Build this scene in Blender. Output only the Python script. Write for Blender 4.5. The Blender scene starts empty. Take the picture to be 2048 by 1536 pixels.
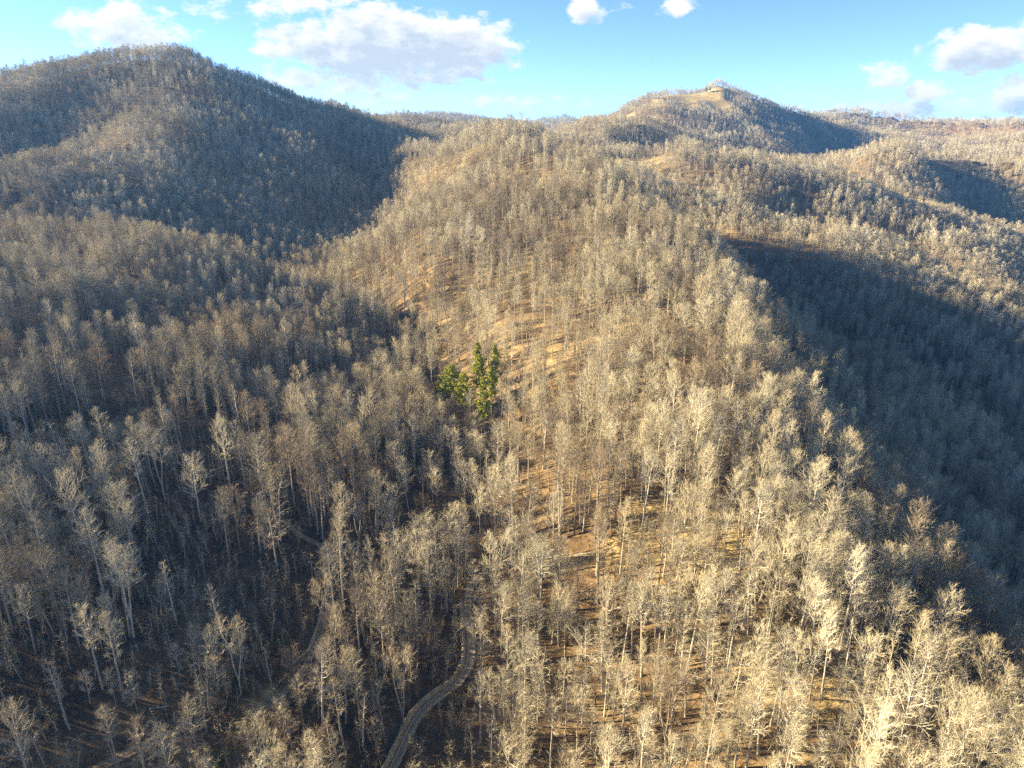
import bpy, math, random
import numpy as np
from mathutils import Vector, Matrix

rng = np.random.default_rng(7)
random.seed(7)
R = math.radians
scene = bpy.context.scene
COL = scene.collection

# ------------------------------------------------------------------ camera
F_PX, PITCH = 1400.0, R(20.0)          # focal length in pixels of the 2048 x 1536 photograph, tilt below the horizon
cam_d = bpy.data.cameras.new("camera")
cam_d.sensor_width = 36.0
cam_d.lens = 36.0 * F_PX / 2048.0
cam_d.clip_start = 0.5
cam_d.clip_end = 40000.0
cam = bpy.data.objects.new("camera", cam_d)
COL.objects.link(cam)
cam.location = (0, 0, 0)               # the drone; the ground lies about 150 m below
cam.rotation_euler = (math.pi / 2 - PITCH, 0, 0)
scene.camera = cam

# ------------------------------------------------------------------ sun and sky
SUN_EL, SUN_BACK = R(19.0), R(-11.0)   # from the left, slightly ahead of the camera
to_sun = Vector((-math.cos(SUN_EL) * math.cos(SUN_BACK), -math.cos(SUN_EL) * math.sin(SUN_BACK), math.sin(SUN_EL)))
sun_d = bpy.data.lights.new("sun", 'SUN')
sun_d.energy = 5.0
sun_d.angle = R(0.5)
sun_d.color = (1.0, 0.805, 0.47)
sun = bpy.data.objects.new("sun", sun_d)
COL.objects.link(sun)
sun.rotation_euler = to_sun.to_track_quat('Z', 'Y').to_euler()
sun.location = (-300, 0, 300)

world = bpy.data.worlds.new("World")
scene.world = world
world.use_nodes = True
try:
    world.cycles.sampling_method = 'MANUAL'
    world.cycles.sample_map_resolution = 512
except Exception:
    pass
SKY_STRENGTH = 0.05
# cumulus clouds: (px, py, half width px, half height px, weight) in photograph pixels -> fixed sky directions
CLOUDS = [(640, 95, 120, 42, 1.0), (760, 92, 150, 62, 1.1), (900, 96, 130, 52, 1.05), (700, 165, 200, 38, 0.75),
          (830, 150, 170, 30, 0.6), (250, 60, 95, 45, 0.8), (330, 70, 60, 25, 0.6), (560, 16, 170, 24, 0.65), (660, 6, 90, 18, 0.6),
          (470, 40, 70, 18, 0.45), (1178, 18, 40, 26, 0.95), (1255, 14, 34, 16, 0.5), (1360, 12, 50, 18, 0.8),
          (1965, 100, 85, 36, 1.0), (1770, 146, 52, 20, 0.8), (1860, 180, 34, 20, 0.9), (1800, 214, 130, 16, 0.8), (2030, 190, 40, 28, 0.95),
          (1030, 205, 160, 16, 0.55), (620, 195, 110, 26, 0.6), (2020, 245, 60, 12, 0.6), (1640, 220, 50, 12, 0.5),
          (2260, 40, 150, 50, 0.9), (-300, 70, 160, 50, 0.9), (2500, 170, 160, 36, 0.9), (-150, 180, 150, 30, 0.7)]


def ray(px, py):
    """Direction through a pixel of the photograph; component along the view axis is 1."""
    u = (px - 1024.0) / F_PX
    v = (768.0 - py) / F_PX
    return np.array([u, math.cos(PITCH) + v * math.sin(PITCH), -math.sin(PITCH) + v * math.cos(PITCH)])


def build_world():
    nt = world.node_tree
    N, L = nt.nodes, nt.links
    N.clear()
    out = N.new("ShaderNodeOutputWorld")
    bg = N.new("ShaderNodeBackground")
    bg.inputs["Strength"].default_value = SKY_STRENGTH
    L.new(bg.outputs[0], out.inputs[0])
    sky = N.new("ShaderNodeTexSky")
    sky.sky_type = 'NISHITA'
    sky.sun_disc = False
    sky.sun_elevation = SUN_EL
    sky.sun_rotation = math.atan2(to_sun.x, to_sun.y) % (2 * math.pi)
    sky.altitude = 1500
    sky.air_density = 0.6
    sky.dust_density = 0.0
    sky.ozone_density = 3.6
    tc = N.new("ShaderNodeTexCoord")
    D = tc.outputs["Generated"]

    def math_(op, a, b=None, c=None, clamp=False):
        n = N.new("ShaderNodeMath")
        n.operation = op
        n.use_clamp = clamp
        for i, x in enumerate((a, b, c)):
            if x is None:
                continue
            if isinstance(x, (int, float)):
                n.inputs[i].default_value = x
            else:
                L.new(x, n.inputs[i])
        return n.outputs[0]

    # azimuth / elevation in degrees
    sep = N.new("ShaderNodeSeparateXYZ")
    L.new(D, sep.inputs[0])
    az = math_('MULTIPLY', math_('ARCTAN2', sep.outputs[0], sep.outputs[1]), 57.2958)
    el = math_('MULTIPLY', math_('ARCSINE', sep.outputs[2]), 57.2958)

    def noise(vec, scale, detail, rough=0.55):
        n = N.new("ShaderNodeTexNoise")
        n.inputs["Scale"].default_value = scale
        n.inputs["Detail"].default_value = detail
        n.inputs["Roughness"].default_value = rough
        L.new(vec, n.inputs["Vector"])
        return n

    def combine(a, b, c=0.0):
        n = N.new("ShaderNodeCombineXYZ")
        for i, x in enumerate((a, b, c)):
            if isinstance(x, (int, float)):
                n.inputs[i].default_value = x
            else:
                L.new(x, n.inputs[i])
        return n.outputs[0]

    def blobs(el_s, az_s):
        """Where the clouds stand: soft ellipses, bent by noise."""
        P = combine(az_s, math_('MULTIPLY', el_s, 1.9), 3.7)
        warp = noise(P, 0.22, 2.0)
        w = N.new("ShaderNodeVectorMath")
        w.operation = 'MULTIPLY_ADD'
        L.new(warp.outputs["Color"], w.inputs[0])
        w.inputs[1].default_value = (2.2, 2.2, 0)
        w.inputs[2].default_value = (-1.1, -1.1, 0)
        s2 = N.new("ShaderNodeSeparateXYZ")
        L.new(w.outputs[0], s2.inputs[0])
        azw = math_('ADD', az_s, s2.outputs[0])
        elw = math_('MULTIPLY_ADD', s2.outputs[1], 0.55, el_s)
        total = None
        for (px, py, rx, ry, wt) in CLOUDS:
            d = ray(px, py)
            a0 = math.degrees(math.atan2(d[0], d[1]))
            e0 = math.degrees(math.asin(d[2] / np.linalg.norm(d)))
            ax = rx / F_PX * 57.3 * 0.80
            ex = ry / F_PX * 57.3 * 0.95
            dx = math_('MULTIPLY_ADD', azw, 1 / ax, -a0 / ax)
            dy = math_('MULTIPLY_ADD', elw, 1 / ex, -e0 / ex)
            r2 = math_('MULTIPLY_ADD', dx, dx, math_('MULTIPLY', dy, dy))
            g = math_('MULTIPLY', math_('MAXIMUM', math_('MULTIPLY_ADD', r2, -0.42, 1.0), 0.0), wt)
            total = g if total is None else math_('MAXIMUM', total, g)
        return total

    def puffs(shift):
        """Fine cauliflower noise, sampled a little towards the light for the second look-up."""
        P = combine(math_('ADD', az, -shift), math_('MULTIPLY_ADD', el, 1.7, 1.7 * shift), 3.7)
        a = noise(P, 0.6, 8.0, 0.60)
        return math_('MULTIPLY_ADD', a.outputs[0], 1.9, -1.0)

    B0 = blobs(el, az)
    B1 = blobs(math_('ADD', el, 1.1), math_('ADD', az, -0.5))
    pa, pb = puffs(0.0), puffs(0.5)
    d0 = math_('MULTIPLY_ADD', B0, 1.2, math_('SUBTRACT', pa, 0.39))
    d1 = math_('MULTIPLY_ADD', B1, 1.2, math_('SUBTRACT', pb, 0.32))
    alpha = N.new("ShaderNodeMapRange")
    alpha.interpolation_type = 'SMOOTHSTEP'
    alpha.inputs["From Min"].default_value = 0.0
    alpha.inputs["From Max"].default_value = 0.46
    L.new(d0, alpha.inputs["Value"])
    thick = math_('SUBTRACT', math_('MAXIMUM', d1, 0.0), 0.12)
    body = N.new("ShaderNodeMapRange")
    body.inputs["From Min"].default_value = 0.0
    body.inputs["From Max"].default_value = 0.7
    L.new(thick, body.inputs["Value"])
    cc = N.new("ShaderNodeMix")
    cc.data_type = 'RGBA'
    cc.inputs["A"].default_value = (3.9, 3.85, 3.75, 1)      # sunlit cumulus
    cc.inputs["B"].default_value = (2.3, 2.5, 2.7, 1)      # thick middle seen from below
    L.new(body.outputs[0], cc.inputs["Factor"])
    mx = N.new("ShaderNodeMix")
    mx.data_type = 'RGBA'
    L.new(math_('MULTIPLY', alpha.outputs[0], 0.94), mx.inputs["Factor"])
    L.new(sky.outputs[0], mx.inputs["A"])
    L.new(cc.outputs["Result"], mx.inputs["B"])
    L.new(mx.outputs["Result"], bg.inputs["Color"])
    # the cloud bank stands low in the sky, ahead; overhead the sky carries only the thin scattered clouds
    n_far = noise(combine(math_('MULTIPLY', az, 0.10), math_('MULTIPLY', el, 0.22), 9.0), 1.0, 2.0)
    rest = math_('MULTIPLY_ADD', n_far.outputs[0], 4.0, -2.25, clamp=True)
    mx2 = N.new("ShaderNodeMix")
    mx2.data_type = 'RGBA'
    L.new(math_('MULTIPLY', rest, 0.45), mx2.inputs["Factor"])
    L.new(sky.outputs[0], mx2.inputs["A"])
    mx2.inputs["B"].default_value = (4.2, 4.3, 4.4, 1)
    bg2 = N.new("ShaderNodeBackground")
    bg2.inputs["Strength"].default_value = SKY_STRENGTH
    L.new(mx2.outputs["Result"], bg2.inputs["Color"])
    ahead = math_('MULTIPLY', math_('COMPARE', az, 0.0, 62.0), math_('COMPARE', el, 4.0, 8.5))
    ms = N.new("ShaderNodeMixShader")
    L.new(ahead, ms.inputs[0])
    L.new(bg2.outputs[0], ms.inputs[1])
    L.new(bg.outputs[0], ms.inputs[2])
    L.new(ms.outputs[0], out.inputs[0])


build_world()
vs = scene.view_settings
vs.view_transform = 'Standard'
vs.look = 'None'
vs.exposure = 2.55
vs.gamma = 1.0
vs.use_curve_mapping = False
scene.render.engine = 'CYCLES'
cy = scene.cycles
cy.max_bounces = 4
cy.diffuse_bounces = 2
cy.glossy_bounces = 1
cy.volume_bounces = 0
cy.transparent_max_bounces = 4
cy.adaptive_threshold = 0.01
cy.use_denoising = False                # keeps the fine twigs crisp; what is left is like film grain

# ------------------------------------------------------------------ materials
def new_mat(name):
    m = bpy.data.materials.new(name)
    m.use_nodes = True
    nt = m.node_tree
    b = nt.nodes["Principled BSDF"]
    b.inputs["Specular IOR Level"].default_value = 0.15
    b.inputs["Roughness"].default_value = 0.9
    return m, nt, b


def ramp(nt, fac, stops):
    r = nt.nodes.new("ShaderNodeValToRGB")
    e = r.color_ramp.elements
    while len(e) < len(stops):
        e.new(0.5)
    for i, (p, c) in enumerate(stops):
        e[i].position = p
        e[i].color = (*c, 1)
    nt.links.new(fac, r.inputs[0])
    return r.outputs[0]


def nz(nt, scale, detail=4.0, rough=0.55, coord="Object"):
    tc = nt.nodes.new("ShaderNodeTexCoord")
    n = nt.nodes.new("ShaderNodeTexNoise")
    n.inputs["Scale"].default_value = scale
    n.inputs["Detail"].default_value = detail
    n.inputs["Roughness"].default_value = rough
    nt.links.new(tc.outputs[coord], n.inputs["Vector"])
    return n.outputs[0]


def mixc(nt, fac, a, b, mode='MIX'):
    m = nt.nodes.new("ShaderNodeMix")
    m.data_type = 'RGBA'
    m.blend_type = mode
    for key, x in (("Factor", fac), ("A", a), ("B", b)):
        if isinstance(x, (int, float)):
            m.inputs[key].default_value = x
        elif isinstance(x, tuple):
            m.inputs[key].default_value = (*x, 1)
        else:
            nt.links.new(x, m.inputs[key])
    return m.outputs["Result"]


def varied(name, stops, nscale=0.6, amount=0.35, rough=0.9, grove=False):
    """Colour that varies from one object to the next, with fine noise on top."""
    m, nt, b = new_mat(name)
    oi = nt.nodes.new("ShaderNodeObjectInfo")
    fac = oi.outputs["Random"]
    if grove:                                                  # kinds of tree grow in groves
        gn = nt.nodes.new("ShaderNodeTexNoise")
        gn.inputs["Scale"].default_value = 0.022
        gn.inputs["Detail"].default_value = 2.0
        nt.links.new(oi.outputs["Location"], gn.inputs["Vector"])
        ma = nt.nodes.new("ShaderNodeMath")
        ma.operation = 'MULTIPLY_ADD'
        nt.links.new(gn.outputs[0], ma.inputs[0])
        ma.inputs[1].default_value = 2.2
        ma.inputs[2].default_value = -0.85
        mb = nt.nodes.new("ShaderNodeMath")
        mb.operation = 'MULTIPLY_ADD'
        nt.links.new(fac, mb.inputs[0])
        mb.inputs[1].default_value = 0.5
        nt.links.new(ma.outputs[0], mb.inputs[2])
        fac = mb.outputs[0]
    base = ramp(nt, fac, stops)
    n = nz(nt, nscale, 3.0)
    g = ramp(nt, n, [(0.3, (1 - amount,) * 3), (0.7, (1.0,) * 3)])
    nt.links.new(mixc(nt, 1.0, base, g, 'MULTIPLY'), b.inputs["Base Color"])
    b.inputs["Roughness"].default_value = rough
    return m


M = {}
M['bark'] = varied("pale_bark", [(0.0, (0.22, 0.195, 0.165)), (0.35, (0.46, 0.43, 0.37)), (0.65, (0.36, 0.33, 0.275)), (1.0, (0.58, 0.55, 0.49))], 0.5, 0.35)
M['twig'] = varied("twig_bark", [(0.0, (0.25, 0.19, 0.13)), (0.3, (0.37, 0.315, 0.215)), (0.6, (0.43, 0.38, 0.265)), (0.85, (0.50, 0.45, 0.32)), (1.0, (0.565, 0.515, 0.39))], 0.35, 0.25, grove=True)
M['limb'] = varied("limb_bark", [(0.0, (0.285, 0.25, 0.205)), (0.4, (0.41, 0.375, 0.305)), (0.7, (0.48, 0.45, 0.385)), (1.0, (0.55, 0.525, 0.465))], 0.5, 0.3, grove=True)
M['brush'] = varied("brush_stems", [(0.0, (0.20, 0.115, 0.07)), (0.4, (0.30, 0.20, 0.12)), (0.7, (0.24, 0.15, 0.09)), (1.0, (0.38, 0.30, 0.19))], 0.8, 0.3)
M['needle'] = varied("pine_needles", [(0.0, (0.28, 0.31, 0.045)), (0.5, (0.42, 0.42, 0.065)), (1.0, (0.34, 0.37, 0.055))], 0.7, 0.4)
M['shrub_leaf'] = varied("shrub_leaves", [(0.0, (0.15, 0.19, 0.03)), (1.0, (0.22, 0.25, 0.045))], 0.9, 0.4)
M['dark_bark'] = varied("dark_bark", [(0.0, (0.13, 0.105, 0.085)), (1.0, (0.22, 0.185, 0.15))], 0.5, 0.35)
M['dark_twig'] = varied("dark_twigs", [(0.0, (0.22, 0.15, 0.10)), (1.0, (0.31, 0.23, 0.15))], 0.5, 0.3)
M['snag'] = varied("dead_wood", [(0.0, (0.40, 0.37, 0.33)), (1.0, (0.58, 0.55, 0.50))], 0.8, 0.3)
M['log'] = varied("weathered_wood", [(0.0, (0.33, 0.30, 0.26)), (1.0, (0.48, 0.45, 0.40))], 1.5, 0.4)


def ground_material():
    m, nt, b = new_mat("forest_floor")
    L = nt.links
    big = nz(nt, 0.012, 5.0)
    mid = nz(nt, 0.09, 6.0, 0.6)
    fine = nz(nt, 0.9, 6.0, 0.7)
    litter = ramp(nt, mid, [(0.28, (0.105, 0.072, 0.045)), (0.42, (0.19, 0.135, 0.078)), (0.58, (0.295, 0.215, 0.122)), (0.75, (0.40, 0.31, 0.185))])
    soil = ramp(nt, big, [(0.35, (0.75, 0.70, 0.66)), (0.65, (1.0, 1.0, 1.0))])
    c = mixc(nt, 1.0, litter, soil, 'MULTIPLY')
    shade_attr = nt.nodes.new("ShaderNodeAttribute")
    shade_attr.attribute_name = "shade_paint"                                  # darker litter colour painted to deepen shade on left slope and right valley
    shaded_litter = ramp(nt, mid, [(0.3, (0.040, 0.028, 0.020)), (0.5, (0.085, 0.055, 0.034)), (0.72, (0.16, 0.105, 0.06))])
    c = mixc(nt, shade_attr.outputs["Fac"], c, shaded_litter)
    at = nt.nodes.new("ShaderNodeAttribute")
    at.attribute_name = "clearing"
    grass = ramp(nt, mid, [(0.3, (0.30, 0.22, 0.10)), (0.55, (0.46, 0.36, 0.18)), (0.75, (0.55, 0.45, 0.25))])
    c = mixc(nt, at.outputs["Fac"], c, grass)
    g = ramp(nt, fine, [(0.3, (0.55, 0.55, 0.55)), (0.7, (1.0, 1.0, 1.0))])
    c = mixc(nt, 1.0, c, g, 'MULTIPLY')
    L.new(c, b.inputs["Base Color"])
    bump = nt.nodes.new("ShaderNodeBump")
    bump.inputs["Strength"].default_value = 0.7
    bump.inputs["Distance"].default_value = 0.5
    L.new(fine, bump.inputs["Height"])
    L.new(bump.outputs[0], b.inputs["Normal"])
    return m


def road_material(name, a, c_, d):
    m, nt, b = new_mat(name)
    n = nz(nt, 0.5, 6.0, 0.65)
    f = nz(nt, 3.0, 4.0, 0.6)
    base = ramp(nt, n, [(0.3, a), (0.5, c_), (0.72, d)])
    g = ramp(nt, f, [(0.3, (0.65,) * 3), (0.7, (1.0,) * 3)])
    base = mixc(nt, 1.0, base, g, 'MULTIPLY')
    at = nt.nodes.new("ShaderNodeAttribute")
    at.attribute_name = "rut"
    base = mixc(nt, at.outputs["Fac"], base, d)
    ed_ = nt.nodes.new("ShaderNodeAttribute")
    ed_.attribute_name = "edge"                                  # leaves drift over the edges and the crown between the ruts
    leaf = ramp(nt, nz(nt, 0.8, 6.0, 0.7), [(0.35, (0.10, 0.066, 0.040)), (0.65, (0.24, 0.165, 0.095))])
    cover = ramp(nt, nz(nt, 1.3, 5.0, 0.65), [(0.38, (0.25,) * 3), (0.58, (1.0,) * 3)])
    base = mixc(nt, mixc(nt, 1.0, ed_.outputs["Color"], cover, 'MULTIPLY'), base, leaf)
    nt.links.new(base, b.inputs["Base Color"])
    bump = nt.nodes.new("ShaderNodeBump")
    bump.inputs["Strength"].default_value = 0.6
    bump.inputs["Distance"].default_value = 0.15
    nt.links.new(f, bump.inputs["Height"])
    nt.links.new(bump.outputs[0], b.inputs["Normal"])
    return m


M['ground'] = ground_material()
M['road'] = road_material("gravel_road", (0.25, 0.205, 0.12), (0.38, 0.32, 0.205), (0.52, 0.45, 0.32))
M['track'] = road_material("leafy_track", (0.17, 0.13, 0.075), (0.27, 0.20, 0.11), (0.34, 0.28, 0.18))
M['bank'] = road_material("cut_bank", (0.30, 0.24, 0.14), (0.42, 0.36, 0.24), (0.52, 0.46, 0.34))
M['rock'] = road_material("grey_rock", (0.22, 0.24, 0.26), (0.34, 0.37, 0.40), (0.46, 0.48, 0.50))

# ------------------------------------------------------------------ terrain heights
CTRL = []


def P(px, py, t, dz=0.0):
    p = ray(px, py) * t
    p[2] -= dz
    return p


def Z(px, py, z):
    d = ray(px, py)
    return d * (z / d[2])


def W(x, y, z):
    return np.array([x, y, z], float)


def line(pts, n=3):
    """Control points along a crest or a valley floor."""
    for a, b in zip(pts[:-1], pts[1:]):
        for k in range(n):
            CTRL.append(a + (b - a) * k / n)
    CTRL.append(pts[-1])


# the creek that comes down the middle towards the camera
line([W(-25, 20, -168), W(-30, 90, -158), Z(800, 1536, -153), Z(880, 1400, -151), Z(940, 1250, -148), Z(950, 1150, -145), Z(930, 1000, -139),
      Z(900, 880, -136), Z(870, 780, -133), W(-62, 405, -131), W(-95, 475, -125), W(-140, 535, -121)], 2)
line([W(-140, 535, -121), W(-155, 590, -121), W(-150, 655, -113), W(-143, 730, -100), W(-138, 800, -78), W(-160, 880, -45), P(748, 236, 900, 24)], 2)
# left mountain skyline
line([P(-300, 260, 660, 20), P(-150, 215, 720, 22), P(0, 168, 780, 22), P(150, 118, 850, 22), P(270, 88, 905, 22), P(350, 92, 900, 22),
      P(430, 120, 885, 22), P(520, 172, 875, 22), P(620, 213, 880, 22), P(700, 230, 890, 22), P(748, 236, 900, 24)], 2)
line([P(748, 236, 900, 24), P(800, 258, 850, 26), P(860, 264, 790, 24), P(940, 256, 720, 20), P(1000, 246, 700, 18)], 2)
# behind the left mountain
for p in (W(-500, 1250, 20), W(-250, 1200, 0), W(-800, 1150, 20), W(-50, 1050, -55), W(-1000, 900, 40)):
    CTRL.append(p)
# gully and spur on its lit flank
line([P(215, 165, 850, 12), P(146, 250, 770, 20), P(50, 292, 710, 22), P(-80, 320, 660, 22)], 2)
line([P(300, 115, 895, 18), P(275, 172, 820, 18), P(228, 232, 745, 18), P(140, 288, 675, 18), P(20, 328, 615, 18), P(-150, 362, 560, 18)], 2)
# the shaded bowl
for p in (W(-290, 650, -80), W(-225, 650, -98), W(-360, 650, -58), W(-330, 730, -42), W(-266, 730, -64), W(-200, 730, -86), W(-330, 800, -18), W(-260, 800, -38), W(-195, 800, -60),
          W(-320, 870, 2), W(-240, 870, -18), W(-330, 585, -92), W(-245, 585, -110), W(-430, 570, -74), W(-210, 530, -114)):
    CTRL.append(p)
# spur in front of the bowl
line([P(-150, 450, 440, 22), P(0, 440, 470, 22), P(120, 430, 480, 22), P(250, 438, 482, 22), P(400, 463, 472, 22), P(520, 500, 458, 22), P(640, 560, 440, 17)], 2)
# left hillside in the foreground
for p in (Z(300, 640, -102), Z(100, 650, -97), Z(0, 550, -84), Z(500, 640, -112), Z(650, 760, -121), Z(430, 850, -122), Z(230, 845, -117), Z(0, 850, -111),
          Z(0, 1200, -130), Z(200, 1100, -130), Z(450, 1000, -133), Z(600, 1200, -135), Z(660, 1100, -137), Z(545, 1420, -142), Z(300, 1300, -139), Z(0, 1536, -139),
          Z(300, 1536, -146), Z(560, 1536, -149), Z(760, 950, -134), Z(280, 1050, -125), Z(800, 800, -132),
          W(-320, 200, -92), W(-500, 300, -45), W(-250, 60, -118), W(-150, 20, -142), W(-500, 0, -60), W(-750, 400, 20), W(-700, -50, -20), W(-350, 380, -72)):
    CTRL.append(p)
# the sunlit spur in the middle and its crest
line([P(1000, 246, 700, 18), P(1080, 262, 660, 12), P(1160, 297, 610, 11), P(1240, 331, 565, 12), P(1350, 425, 470, 20), P(1455, 495, 400, 20), P(1510, 615, 330, 20), P(1580, 740, 280, 20),
      P(1630, 850, 240, 20), P(1720, 1030, 200, 19), P(1810, 1190, 175, 19), P(1890, 1320, 160, 19), P(1950, 1420, 148, 18), W(96, 50, -144), W(95, 0, -152)], 3)
for p in (P(900, 400, 610, 4), P(820, 480, 520, 2), P(830, 560, 462), P(1000, 500, 480), P(1000, 650, 385), P(1200, 600, 392), P(1250, 800, 302), P(1300, 1000, 240), P(1150, 1000, 246),
          P(1400, 1200, 198), P(1200, 1400, 190), P(1100, 400, 560), P(1300, 500, 440), P(1450, 800, 275), P(1570, 1100, 205), P(1650, 1400, 170), P(1080, 800, 312), P(960, 340, 645, 4), P(1040, 320, 640, 4), P(1120, 350, 590, 4)):
    CTRL.append(p)
# the shaded valley behind it
line([W(30, 830, -100), W(115, 700, -118), W(200, 560, -146), W(260, 430, -168), W(320, 320, -186), W(390, 200, -212), W(450, 50, -235)], 3)
for p in (W(160, 420, -122), W(175, 330, -142), W(165, 240, -157), W(155, 160, -168), W(170, 60, -186), W(160, 500, -120), W(85, 650, -98), W(60, 740, -85), W(130, 200, -147), W(128, 290, -130), W(145, 370, -115)):
    CTRL.append(p)
# spur beyond it, with a clearing at its top end
line([P(1235, 332, 820, 14), P(1400, 385, 800, 30), P(1520, 430, 780, 26), P(1640, 468, 760, 20), P(1780, 503, 745, 12), P(1950, 560, 700, 20), P(2080, 610, 680, 20), P(2300, 700, 600, 20)], 3)
line([W(170, 960, -95), W(330, 900, -145), W(470, 830, -192), W(620, 740, -230), W(800, 600, -260)], 2)
for p in (P(1750, 620, 610), P(1900, 650, 590), P(1640, 540, 690)):
    CTRL.append(p)
line([P(1130, 300, 1050, 20), P(1300, 315, 1030, 20), P(1450, 335, 1050, 20), P(1600, 345, 1060, 20), P(1750, 378, 1030, 20), P(1900, 436, 980, 20), P(2048, 492, 930, 20), P(2300, 560, 850, 20)], 2)
for p in (P(1700, 430, 900, 12), P(1850, 470, 870, 14), P(1500, 385, 920, 14), P(1990, 540, 800, 14)):
    CTRL.append(p)
line([W(250, 1200, -105), W(420, 1220, -130), W(620, 1180, -168), W(850, 1060, -210), W(1100, 900, -245)], 2)
# the broad far slope on the right
line([P(1500, 300, 1450, 24), P(1640, 280, 1650, 70), P(1750, 278, 1750, 90), P(1900, 272, 1850, 100), P(2048, 272, 1850, 100), P(2400, 285, 1800, 80)], 2)
for p in (P(1750, 320, 1400, 14), P(1900, 340, 1380, 14), P(2048, 350, 1350, 14), P(1980, 400, 1220, 14), P(1650, 320, 1350, 14), P(2048, 430, 1150, 14), P(1830, 300, 1520, 14), P(2200, 420, 1150, 14)):
    CTRL.append(p)
line([P(1560, 318, 1320, 18), P(1680, 345, 1240, 18), P(1800, 372, 1180, 18)], 2)
# ridge in front of the peak
line([P(1040, 247, 1250, 32), P(1090, 242, 1300, 34), P(1200, 246, 1400, 34), P(1290, 246, 1500, 20)], 2)
for p in (P(1150, 285, 1180, 16), P(1250, 290, 1250, 16), P(1350, 300, 1300, 16), P(1400, 270, 1500, 14), P(1300, 265, 1420, 10), P(1230, 265, 1320, 22)):
    CTRL.append(p)
# peak with the grassy top
line([P(1225, 236, 2000, 12), P(1290, 206, 2050, 12), P(1345, 202, 2080, 8), P(1400, 189, 2090, 6), P(1452, 168, 2100, 4), P(1476, 180, 2100, 10), P(1505, 194, 2100, 14), P(1560, 220, 2080, 16), P(1620, 244, 2050, 14), P(1680, 265, 2000, 14)], 3)
for p in (P(1400, 215, 1960, 8), P(1450, 240, 1800, 10), P(1520, 245, 1820, 12), P(1330, 235, 1820, 10), P(1580, 268, 1740, 12), P(1480, 275, 1600, 12), P(1400, 245, 1700, 26)):
    CTRL.append(p)
for p in (W(900, 2700, -30), W(500, 2700, -30), W(1300, 2600, -20), W(100, 2500, -60)):
    CTRL.append(p)
# far hills
line([P(1560, 252, 3300, 40), P(1640, 236, 3300, 25), P(1705, 222, 3300, 15), P(1760, 234, 3250, 25), P(1830, 254, 3200, 40)], 2)
line([P(1740, 254, 4600, 45), P(1850, 248, 4700, 45), P(1920, 252, 4700, 45), P(2060, 258, 4600, 45), P(2300, 250, 4600, 45)], 2)
line([P(700, 262, 1500, 15), P(760, 238, 1520, 18), P(805, 221, 1530, 18), P(850, 236, 1500, 18), P(900, 262, 1450, 18)], 2)
line([P(780, 240, 3000, 15), P(850, 226, 3000, 15), P(900, 228, 3000, 15), P(960, 240, 3000, 15)], 2)
line([P(880, 252, 1150, 28), P(940, 228, 1180, 28), P(985, 238, 1180, 28), P(1050, 254, 1180, 28)], 2)
for p in (W(-60, 900, -85), W(-100, 1320, -70), W(50, 1400, -70), W(-300, 2200, -60), W(200, 2000, -60), W(1800, 2400, -30), W(1800, 3600, -20), W(-1500, 1800, 40), W(-1000, 3500, 30),
          W(2600, 2200, 0), W(-1200, 300, 0), W(-1200, -100, -20), W(900, 200, -200), W(1200, 500, -220), W(1500, 1200, -120), W(700, -100, -235), W(200, -120, -190), W(-100, -120, -165)):
    CTRL.append(p)
for i, x in enumerate(np.linspace(-6000, 7000, 14)):
    CTRL.append(W(x, 6200, -35 + 25 * math.sin(i * 1.7)))
    CTRL.append(W(x * 1.2, 8600, -30 + 30 * math.sin(i * 2.3 + 1)))
    CTRL.append(W(x * .8, 5200, -60))

CTRL = np.array(CTRL)


def warp(x, y):
    s = np.maximum(y, -180.0) + 420.0
    return np.stack([x / s * 1.6, np.log(s) * 1.6], -1)


_cw = warp(CTRL[:, 0], CTRL[:, 1])
_cs = np.maximum(CTRL[:, 1], -180) + 420.0
RC = 0.035


def kern(a, b):
    d = a[:, None, :] - b[None, :, :]
    return np.sqrt((d * d).sum(-1) + RC * RC)


_n = len(CTRL)
_A = np.zeros((_n + 3, _n + 3))
_A[:_n, :_n] = kern(_cw, _cw) - np.eye(_n) * 0.012      # slight smoothing, so that close points may disagree
_A[:_n, _n] = 1
_A[:_n, _n + 1:] = _cw
_A[_n, :_n] = 1
_A[_n + 1:, :_n] = _cw.T
_b = np.zeros(_n + 3)
_b[:_n] = CTRL[:, 2]
_w = np.linalg.solve(_A, _b)


def vnoise(x, y, seed=0):
    """Smooth value noise, vectorised."""
    xi, yi = np.floor(x).astype(np.int64), np.floor(y).astype(np.int64)
    fx, fy = x - xi, y - yi
    fx = fx * fx * (3 - 2 * fx)
    fy = fy * fy * (3 - 2 * fy)

    def h(a, b):
        n = (a * 374761393 + b * 668265263 + seed * 974634777) & 0x7fffffff
        n = ((n ^ (n >> 13)) * 1274126177) & 0x7fffffff
        n = n ^ (n >> 16)
        return (n & 0xffff) / 65535.0
    return ((h(xi, yi) * (1 - fx) + h(xi + 1, yi) * fx) * (1 - fy) + (h(xi, yi + 1) * (1 - fx) + h(xi + 1, yi + 1) * fx) * fy)


# the interpolated heights are tabulated once in the warped plane and then looked up
GU0, GU1, GV0, GV1, GN = -2.1, 2.1, 8.75, 14.75, 560


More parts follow.
